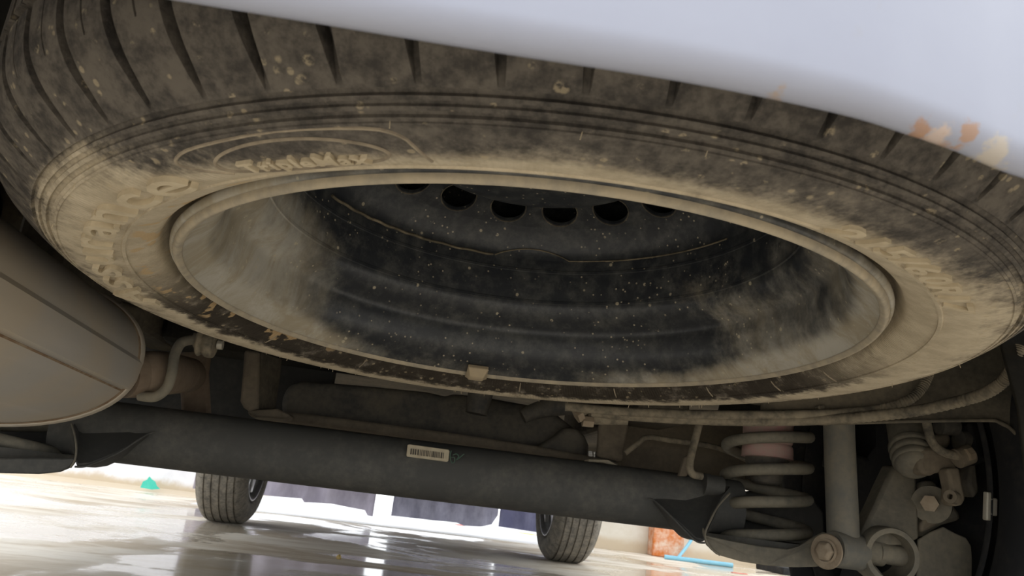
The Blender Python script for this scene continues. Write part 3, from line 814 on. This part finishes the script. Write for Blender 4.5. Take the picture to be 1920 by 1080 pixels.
# label and marker scrawl on the tube
def on_beam(px, py): return at(px, py, 1.1005)
lab = apart(plate('barcode_label', [(764, 834), (768, 833), (841, 843), (843, 846), (841, 864), (838, 866), (763, 856), (762, 853)], 1.1015, 0.004, M_white, None, 0.0006)); lab['label'] = 'cream barcode label'
random.seed(5); xx = 770.0
while xx < 833:
    wd = random.choice((1.2, 1.8, 2.6)); yy = 840.5+(xx-768)*0.13
    b = plate('barcode_bar', [(xx, yy), (xx+wd, yy+wd*.13), (xx+wd-1, yy+11+wd*.13), (xx-1, yy+11)], 1.1008, 0.001, M_ink, None, 0)
    b.parent = lab
    xx += wd+random.choice((1.0, 1.6, 2.2))
apart(tube('marker_scrawl', [on_beam(846, 845), on_beam(844, 856), on_beam(847, 867), on_beam(852, 866), on_beam(852, 858), on_beam(846, 857)], 0.0009, M_green, None, 6))
apart(tube('marker_scrawl', [on_beam(849, 853), on_beam(856, 851), on_beam(860, 856), on_beam(856, 862), on_beam(863, 857), on_beam(870, 851)], 0.0009, M_green, None, 6))

# spring pans: shallow dish with raised rim
SPR = at(1433, 998, 1.125)
def pan(sx):
    c = Vector((sx*SPR.x, 1.125, SPR.z-0.012))
    prof = [(.0, -.010), (.05, -.010), (.066, -.009), (.074, -.006), (.078, -.001), (.080, .002), (.082, .002), (.080, -.004), (.076, -.010), (.068, -.013), (.05, -.014), (.0, -.014)]
    o = lathe('spring_pan', prof, M_beam, None, 64, Matrix.Translation(c)); return apart(o)
pan(1); pan(-1)
# front skirt of the pan running out to the shock bolt (right) 
apart(plate('pan_skirt', [(1320, 988), (1324, 1003), (1360, 1012), (1430, 1024), (1478, 1030), (1500, 1024), (1530, 1006), (1548, 997), (1562, 1010), (1562, 1058), (1530, 1063), (1490, 1064), (1440, 1061), (1390, 1053), (1345, 1040), (1326, 1022), (1318, 1000)],
      [1.05, 1.045, 1.035, 1.025, 1.02, 1.015, 1.005, 1.0, 0.995, 0.995, 1.0, 1.01, 1.02, 1.03, 1.04, 1.05, 1.052], 0.007, M_susp, None, 0.002))
apart(tube('pan_rim_edge', [at(1368, 925, 1.07), at(1346, 950, 1.058), at(1330, 980, 1.05), at(1322, 1003, 1.046), at(1330, 1025, 1.044), at(1350, 1041, 1.04)], 0.0014, M_susp))
apart(plate('pan_wall', [(1368, 925), (1346, 950), (1330, 980), (1328, 1012), (1350, 1034), (1420, 1050), (1500, 1054), (1550, 1040), (1545, 960), (1520, 925), (1450, 915)], 1.215, 0.01, M_beam, None, 0.004))
apart(plate('pan_skirt', [(-40, 862), (0, 859), (60, 858), (118, 859), (138, 858), (141, 864), (132, 876), (110, 885), (70, 889), (0, 887), (-40, 886)], [1.03, 1.03, 1.035, 1.045, 1.05, 1.05, 1.05, 1.045, 1.04, 1.03, 1.03], 0.007, M_beam, None, 0.002))
apart(tube('pan_rim_edge', [at(134, 795, 1.07), at(140, 815, 1.06), at(143, 840, 1.053), at(141, 860, 1.05), at(132, 877, 1.046)], 0.0013, M_susp))
apart(plate('pan_wall', [(136, 780), (-80, 770), (-80, 880), (100, 880), (136, 868)], 1.20, 0.01, M_shade, None, 0.004))
# right trailing arm: triangular plate, tube eye, pin
apart(plate('trailing_arm_plate', [(1676, 872), (1716, 868), (1722, 930), (1724, 1010), (1700, 1022), (1660, 1024), (1622, 1020), (1612, 1008), (1640, 950), (1660, 905)], [1.02, 1.02, 1.0, .985, .98, .98, .98, .985, 1.0, 1.01], 0.03, M_susp, None, 0.005))
apart(plate('trailing_arm_web', [(1714, 880), (1724, 878), (1730, 1000), (1722, 1012)], 1.03, 0.04, M_beam, None, 0.002))
ec = at(1674, 1043, 0.96)
Mx = axis_M(ec, ec+Vector((0.12, 1, 0.05)))
apart(lathe('arm_eye', [(.0275, 0), (.0335, 0), (.0345, .002), (.0345, .05), (.0275, .05), (.0275, 0)], M_susp, None, 48, Mx))
apart(cyl('eye_pin', at(1646, 1036, 0.985), at(1712, 1048, 0.985), 0.0125, M_susp))
apart(cyl('eye_stub', at(1600, 1030, 0.99), at(1652, 1038, 0.99), 0.016, M_susp))
apart(plate('arm_foot', [(1610, 1062), (1640, 1056), (1660, 1080), (1680, 1100), (1650, 1100)], 0.99, 0.02, M_susp, None, 0.004))
apart(plate('hub_plate', [(1728, 905), (1752, 900), (1776, 930), (1800, 960), (1805, 975), (1770, 985), (1728, 1010)], 1.005, 0.02, M_susp, None, 0.006))
apart(cyl('hub_bolt_boss', at(1746, 946, .985), at(1749, 944, 1.01), 0.024, M_susp))
apart(cyl('hub_bolt', at(1743, 944, .968), at(1746, 944, 1.0), 0.011, M_bolt, None, 6))
apart(plate('hub_lug', [(1726, 985), (1750, 950), (1768, 960), (1760, 985), (1728, 1000)], 0.99, 0.012, M_bracket, None, 0.004))
tag(ax, 'black rear torsion beam axle carrying a barcode label', 'axle')

# splash shield of the brake
sh = plate('brake_splash_shield', [(1722, 1012), (1745, 998), (1770, 988), (1792, 1000), (1812, 1008), (1822, 1024), (1824, 1050), (1822, 1110), (1720, 1110)], 0.985, 0.004, M_susp, None, 0.0015)
tag(sh, 'dark grey brake splash shield beside the arm eye', 'brake shield')

# ------------------------------------------------------------------ coil springs, bump stop, shock
def helix(c, rad, z0, z1, turns, ph0, wire, name, mat, mirror=1):
    pts = []; n = int(turns*40)
    for i in range(n+1):
        t = i/n; a = ph0+2*PI*turns*t
        # closed ground first half turn
        e = t*turns; zt = t
        pts.append((c.x+mirror*rad*math.cos(a), c.y+rad*math.sin(a), z0+(z1-z0)*zt))
    return tube(name, pts, wire, mat, None, 12, 1)
zf0, zf1 = at(1433, 999, 1.067).z, at(1433, 814, 1.067).z
PT = (zf1-zf0)/3; zb0 = zf0-0.25*PT; zb1 = zb0+3.7*PT
spr = helix(SPR, 0.058, zb0, zb1, 3.7, PI*1.0, 0.0082, 'coil_spring', M_spring)
tag(spr, 'dusty steel coil spring standing beside the shock absorber', 'spring', 'rear coil springs')
SPL = Vector((-SPR.x, SPR.y, SPR.z))
spl = helix(SPL, 0.058, zb0, zb1, 3.7, PI*1.0, 0.0082, 'coil_spring', M_spring, -1)
tag(spl, 'coil spring end in the pan below the muffler', 'spring', 'rear coil springs')
bt = at(1440, 806, 1.125)
bsn = empty('bump_stop', (bt.x, bt.y, at(1440, 905, 1.125).z))
def bpart(o): o.parent = bsn; o.matrix_parent_inverse = Matrix.Translation(bsn.location).inverted(); return o
zt, zm, zl, ze = at(1440, 800, 1.125).z, at(1440, 833, 1.125).z, at(1440, 860, 1.125).z, at(1440, 908, 1.125).z
bpart(lathe('upper_cup', catmull2([(0, zt+.012), (.034, zt+.012), (.036, zt), (.0355, zm+.004), (.0335, zm), (.0360, zm-.004), (.0365, zl+.004), (.034, zl), (0, zl)], 3), M_pink, None, 40, Matrix.Translation((bt.x, bt.y, 0))))
bpart(lathe('rubber_cone', catmull2([(.031, zl), (.0305, zl-.008), (.026, zl-.018), (.022, ze+.008), (.019, ze), (0, ze-.002)], 3), M_tank, None, 40, Matrix.Translation((bt.x, bt.y, 0))))
tag(bsn, 'faded pink bump stop inside the coil spring', 'bump stop')

shk = empty('shock_absorber', at(1588, 1032, 0.985))
def spart(o): return apart(o, shk)
t0_, t1_ = at(1572, 770, 1.0), at(1581, 1004, 0.985)
spart(tube('tube_body', [t0_+Vector((0, 0, .06)), t0_, t1_, t1_+(t1_-t0_).normalized()*0.006], lambda t: 0.0198 if t < .97 else 0.016, M_shock, None, 36, 10))
spart(cyl('neck', at(1581, 1000, 0.985), at(1583, 1022, 0.985), 0.0145, M_shock))
e0, e1 = at(1560, 1029, 0.972), at(1611, 1036, 0.985)
Me = axis_M(e0, e1); L_ = (e1-e0).length
spart(lathe('lower_eye', [(0, 0), (.0205, 0), (.022, .002), (.022, L_-.002), (.0205, L_), (0, L_)], M_shock, None, 48, Me))
spart(lathe('bushing_sleeve', [(.0, -.004), (.0165, -.004), (.0165, 0)], M_tank, None, 40, Me))
w0 = at(1551, 1034, 0.965); Mw = axis_M(w0, w0+Vector((-0.9, -0.55, 0.02)))
wsh = spart(lathe('washer', [(0, 0), (.0205, 0), (.0215, .0012), (.0205, .0028), (0, .0028)], M_bolt, None, 40, Mw))
bo = lathe('bolt_head', [(0, .002), (.0115, .002), (.0125, .004), (.0122, .010), (.0085, .0130), (0, .0135)], M_bolt, None, 6, Mw, False, 20)
spart(bevel(bo, 0.001, 2))
spart(lathe('bolt_flange', [(.0125, .003), (.0150, .0035), (.0150, .0055), (.0125, .006)], M_bolt, None, 32, Mw))
tag(shk, 'dusty grey shock absorber tube right of the coil spring', 'shock absorber')

# ------------------------------------------------------------------ brake caliper group
cal = empty('brake_caliper', at(1740, 860, 1.02))
def kpart(o): return apart(o, cal)
c0, c1 = at(1690, 790, 1.08), at(1716, 862, 1.0)
c0 = at(1698, 786, 1.02); c1 = at(1716, 880, 0.965)
Mc = axis_M(c0, c1)
LC = (c1-c0).length
kpart(lathe('piston_housing', [(0, -.03), (.024, -.03), (.0255, 0), (.0262, LC*.5), (.0262, LC*.62)], M_susp, None, 48, Mc))
for q_, r_ in ((.60, .0275), (.72, .0268), (.84, .0255)):
    kpart(lathe('dust_boot_ring', catmull2([(.022, LC*q_-.006), (r_, LC*q_-.004), (r_+.0008, LC*q_), (r_, LC*q_+.004), (.022, LC*q_+.007)], 3), M_susp, None, 48, Mc))
kpart(lathe('boot_end', catmull2([(.0245, LC*.86), (.0225, LC*.94), (.016, LC), (0, LC+.001)], 3), M_susp, None, 48, Mc))
kpart(plate('caliper_bridge', [(1728, 840), (1760, 835), (1788, 850), (1798, 880), (1786, 888), (1765, 884), (1748, 892), (1730, 890), (1722, 870)], 0.95, 0.04, M_bracket, None, 0.006))
kpart(plate('lever_arm', [(1776, 878), (1800, 876), (1806, 905), (1812, 935), (1806, 948), (1790, 950), (1782, 940), (1784, 915)], 0.935, 0.022, M_bracket, None, 0.005))
kpart(lathe('lever_eye', [(.0035, 0), (.008, 0), (.008, .016), (.0035, .016), (.0035, 0)], M_bracket, None, 24, axis_M(at(1781, 931, 0.925), at(1792, 934, 0.935))))
kpart(cyl('banjo_fitting', at(1794, 860, 0.935), at(1818, 851, 0.935), 0.0125, M_bracket))
kpart(cyl('banjo_bolt', at(1812, 853, 0.925), at(1822, 850, 0.925), 0.0085, M_bolt, None, 6))
kpart(plate('caliper_boss', [(1752, 815), (1785, 812), (1788, 832), (1775, 845), (1756, 838)], 0.96, 0.03, M_bracket, None, 0.008))
kpart(cyl('guide_pin_boot', at(1760, 798, 0.965), at(1792, 800, 0.965), 0.012, M_tank))
kpart(cyl('guide_pin_boot', at(1797, 826, 0.965), at(1812, 828, 0.965), 0.014, M_tank))
kpart(plate('caliper_carrier', [(1822, 865), (1832, 870), (1838, 920), (1828, 935), (1816, 905)], 0.965, 0.03, M_tank, None, 0.005))
tag(cal, 'dirty brake caliper between shock absorber and right rear wheel', 'brake caliper')
bh = tube('brake_hose', [at(1728, 760, .935), at(1738, 795, .935), at(1744, 820, .935), at(1755, 838, .935), at(1772, 849, .935), at(1796, 855, .935)], 0.0056, M_hose)
tag(bh, 'short dusty brake hose curving into the caliper fitting', 'hose')

# ------------------------------------------------------------------ lines and hoses
def corr(r, n, a=0.0, lo=0.0):
    return lambda t: r*(1+a*math.sin(t*n*2*PI) if t > lo else 1)
h1 = empty('brake_line', at(1545, 778, 0.955))
def lpart(o): return apart(o, h1)
lpart(tube('line_tube', [at(1060, 762, 1.0), at(1160, 771, 0.985), at(1300, 777, 0.965), at(1440, 778, 0.955), at(1545, 776, 0.93), at(1640, 768, 0.905), at(1700, 752, 0.885), at(1728, 728, 0.88), at(1742, 700, 0.88)], corr(0.0058, 70, 0.09, 0.62), M_hose, None, 14, 24))
tag(h1, 'dusty upper fuel line running under the tyre edge', 'pipe')
lpart(plate('line_clip', [(1535, 760), (1548, 759), (1550, 785), (1560, 788), (1560, 797), (1541, 796), (1537, 788)], 0.935, 0.012, M_hose, None, 0.002))
h2 = tube('fuel_line', [at(1110, 772, 1.01), at(1200, 781, 0.99), at(1340, 788, 0.97), at(1460, 789, 0.955), at(1560, 786, 0.925), at(1640, 780, 0.895), at(1720, 770, 0.86), at(1800, 752, 0.82), at(1852, 735, 0.785), at(1885, 710, 0.765), at(1902, 680, 0.75), at(1910, 650, 0.75)], corr(0.0066, 80, 0.08, 0.4), M_hose, None, 14, 24)
tag(h2, 'long corrugated hose curving up beside the spare tyre', 'hose')
h3 = tube('brake_pipe', [at(1312, 790, 1.08), at(1306, 815, 1.075), at(1297, 850, 1.07), at(1293, 875, 1.065), at(1299, 889, 1.065), at(1315, 893, 1.07)], 0.0052, M_hose)
tag(h3, 'thin dusty pipe dropping onto the beam left of spring', 'pipe')
h4 = tube('wire_harness', [at(1172, 850, 1.2), at(1195, 832, 1.2), at(1215, 820, 1.2), at(1260, 826, 1.2), at(1340, 838, 1.2), at(1400, 862, 1.2)], 0.0042, M_hose)
tag(h4, 'thin wire bent across the body panel behind the beam', 'cable')
fit = empty('line_fitting', at(1100, 782, 1.02))
def fpart(o): return apart(o, fit)
fpart(cyl('fitting_nut', at(1080, 781, 1.02), at(1090, 775, 1.02), 0.0105, M_bolt, None, 6))
fpart(cyl('fitting_nut', at(1092, 790, 1.02), at(1112, 792, 1.02), 0.0075, M_bolt, None, 6))
fpart(tube('fitting_pipe', [at(1086, 778, 1.02), at(1100, 768, 1.02), at(1130, 766, 1.02), at(1170, 770, 1.02)], 0.006, M_hose))
fpart(cyl('fitting_body', at(1100, 782, 1.03), at(1175, 784, 1.03), 0.0095, M_hose))
fpart(plate('fitting_clip', [(1133, 762), (1145, 762), (1146, 780), (1134, 779)], 1.0, 0.02, M_hose, None, 0.002))
tag(fit, 'hose fitting with hexagon nuts at the tank corner', 'fitting')

# ------------------------------------------------------------------ fuel tank, straps, brackets
tk = empty('fuel_tank', (0.05, 1.6, 0.27))
def tpart(o): return apart(o, tk)
tY = 1.30
o = plate('tank_shell', [(528, 778), (527, 745), (540, 722), (565, 714), (620, 717), (700, 724), (800, 734), (835, 742), (850, 738), (900, 742), (1000, 760), (1040, 772), (1075, 800), (1098, 815), (1106, 835), (1106, 880), (1000, 880), (800, 860), (600, 835), (528, 815)], tY, 0.5, M_tank, None, 0)
bevel(o, 0.02, 5); tpart(o)
o = plate('tank_bulge', [(930, 830), (1010, 835), (1040, 818), (1060, 800), (1085, 803), (1102, 822), (1104, 870), (1000, 870), (930, 850)], tY-0.03, 0.1, M_tank, None, 0); bevel(o, 0.012, 4); tpart(o)
tpart(plate('tank_flange', [(462, 772), (500, 769), (560, 774), (700, 792), (850, 812), (1000, 835), (1100, 854), (1160, 866), (1160, 876), (1100, 868), (1000, 852), (850, 832), (700, 812), (560, 792), (470, 782)], tY-0.07, 0.12, M_bracket, None, 0.004))
tpart(cyl('filler_neck', at(903, 728, 1.24), at(893, 776, 1.24), 0.0205, M_tank, None, 32, 0.0175))
tpart(tube('vent_hose', [at(980, 782, 1.24), at(1000, 772, 1.24), at(1030, 764, 1.24), at(1080, 757, 1.24)], lambda t: 0.011+0.006*t, M_tank))
tag(tk, 'dark grey plastic fuel tank above the axle beam', 'fuel tank')
def bracket(name, px, Y, th, label, mat=M_bracket, bv=0.006):
    o = plate(name, px, Y, th, mat, None, bv); tag(o, label, 'bracket'); return o
b1 = empty('support_bracket', at(490, 770, 1.2))
apart(plate('bracket_face', [(458, 655), (488, 660), (486, 768), (468, 772), (456, 764), (450, 752)], [1.19, 1.2, 1.2, 1.19, 1.19, 1.19], 0.012, M_bracket, None, 0.004), b1)
apart(plate('bracket_side', [(488, 660), (526, 672), (524, 700), (514, 768), (486, 768)], [1.2, 1.25, 1.25, 1.25, 1.2], 0.012, M_body, None, 0.004), b1)
apart(plate('bracket_foot', [(462, 770), (520, 766), (545, 778), (540, 786), (480, 782)], 1.19, 0.05, M_bracket, None, 0.003), b1)
tag(b1, 'folded brown support bracket left of the fuel tank', 'bracket')
b2 = empty('strap_bracket', at(1147, 862, 1.22))
apart(plate('bracket_face', [(1124, 790), (1180, 792), (1168, 865), (1120, 856)], 1.22, 0.012, M_bracket, None, 0.004), b2)
apart(plate('strap_tongue', [(1104, 861), (1140, 862), (1158, 872), (1156, 876), (1130, 868), (1103, 866)], 1.16, 0.03, M_white, None, 0.001), b2)
tag(b2, 'brown strap bracket with pale tongue at tank end', 'bracket')
bracket('rail_bracket', [(332, 660), (396, 655), (390, 700), (396, 800), (340, 800)], 1.22, 0.012, 'rust brown vertical bracket behind the hanger rod', M_pipe)
bracket('beam_bracket', [(1283, 858), (1296, 850), (1300, 875), (1288, 893), (1273, 893)], 1.10, 0.01, 'small pale bracket tab standing behind the beam', M_bracket, 0.002)

# ------------------------------------------------------------------ muffler
mu = empty('muffler', at(100, 800, 0.85))
def mpart(o): return apart(o, mu)
YE = 0.885
pr_ = at(258, 690, YE); pbm = at(30, 803, YE)
hw, hh = 0.185, 0.084
mc = Vector((pr_.x-hw, YE, pbm.z+hh))
print('muffler', pr_, pbm, mc)
def oval(c, a, b, n=72, e=2.35):
    out = []
    for k in range(n):
        t = 2*PI*k/n; cx_, sx_ = math.cos(t), math.sin(t)
        out.append(c+Vector((a*math.copysign(abs(cx_)**(2/e), cx_), 0, b*math.copysign(abs(sx_)**(2/e), sx_))))
    return out
axd = Vector((0.03, -1, 0.03)).normalized()     # runs toward the rear of the car
def loft(name, secs, mat, capped=True):
    vs, fs = [], []; n = len(secs[0])
    for s in secs: vs += s
    for i in range(len(secs)-1):
        for k in range(n): fs.append((i*n+k, i*n+(k+1) % n, (i+1)*n+(k+1) % n, (i+1)*n+k))
    if capped: fs += [tuple(range(n)), tuple(range((len(secs)-1)*n, len(secs)*n))]
    return mesh(name, vs, fs, mat, None, True, 40)
L_m = 0.50
mpart(loft('shell', [oval(mc+axd*(L_m*i/10), hw, hh) for i in range(11)], M_muf))
mpart(loft('front_seam', [oval(mc+Vector((0, d_, 0)), hw+e_, hh+e_) for d_, e_ in ((-.004, -.001), (-.003, .0025), (0, .004), (.004, .0035), (.007, -.001))], M_muf))
mpart(loft('seam_rust', [oval(mc+Vector((0, d_, 0)), hw+e_, hh+e_) for d_, e_ in ((-.0075, .0002), (-.006, .0010), (-.0035, .0012))], M_rust, False))
mpart(loft('end_cap', [oval(mc+Vector((0, d_, 0)), hw*s_, hh*s_) for d_, s_ in ((0.002, 1), (.012, .93), (.02, .75), (.022, .2))], M_muf))
# folded lap band along the shell
def oval_pt(a, t, off=0.0):
    cx_, sx_ = math.cos(t), math.sin(t); e = 2.35
    return Vector(((hw+off)*math.copysign(abs(cx_)**(2/e), cx_), 0, (hh+off)*math.copysign(abs(sx_)**(2/e), sx_)))
def band(name, t0, t1, off, mat, l0=0.0, l1=L_m):
    vs, fs = [], []; n = 8; S = 12
    for i in range(S+1):
        for k in range(n+1):
            vs.append(mc+axd*(l0+(l1-l0)*i/S)+oval_pt(0, t0+(t1-t0)*k/n, off if 0 < k < n else -0.001))
    for i in range(S):
        for k in range(n): fs.append((i*(n+1)+k, i*(n+1)+k+1, (i+1)*(n+1)+k+1, (i+1)*(n+1)+k))
    return mpart(mesh(name, vs, fs, mat, None, True, 30))
band('lap_band', -0.32, 0.04, 0.0040, M_muf)
band('band_rust', -0.345, -0.32, 0.0007, M_rust)
# outlet pipe toward the front, turning inward
mpart(tube('outlet_pipe', [at(235, 702, 0.90), at(262, 702, 0.915), at(300, 700, 0.95), at(352, 703, 1.20)], 0.0255, M_pipe, None, 32))
tag(mu, 'big oval steel muffler with folded seam at left', 'muffler')
hr = empty('exhaust_hanger', at(330, 700, 0.93))
apart(tube('hanger_rod', [at(262, 742, 0.905), at(290, 744, 0.90), at(312, 728, 0.90), at(322, 700, 0.90), at(327, 668, 0.905), at(338, 645, 0.91), at(355, 638, 0.915), at(372, 638, 0.92)], 0.0056, M_susp), hr)
apart(cyl('rod_collar', at(364, 638, 0.92), at(372, 638, 0.92), 0.0085, M_susp), hr)
Mi = axis_M(at(371, 640, 0.92), at(410, 646, 0.92))
apart(lathe('rubber_isolator', catmull2([(0, 0), (.013, 0), (.0165, .003), (.014, .007), (.0165, .011), (.0165, .017), (.014, .020), (.0, .021)], 3), M_hose, None, 28, Mi), hr)
apart(cyl('rod_tip', at(408, 646, 0.92), at(418, 647, 0.92), 0.0055, M_weight), hr)
tag(hr, 'bent exhaust hanger rod with rubber isolator beside muffler', 'exhaust hanger')
# thin cable in the dark above the muffler
tag(tube('sensor_cable', [at(110, 560, 1.0), at(150, 570, 1.0), at(180, 580, 1.0), at(192, 590, 1.0), at(186, 596, 1.0)], 0.0022, M_hose), 'thin dark cable loop above the muffler', 'cable')
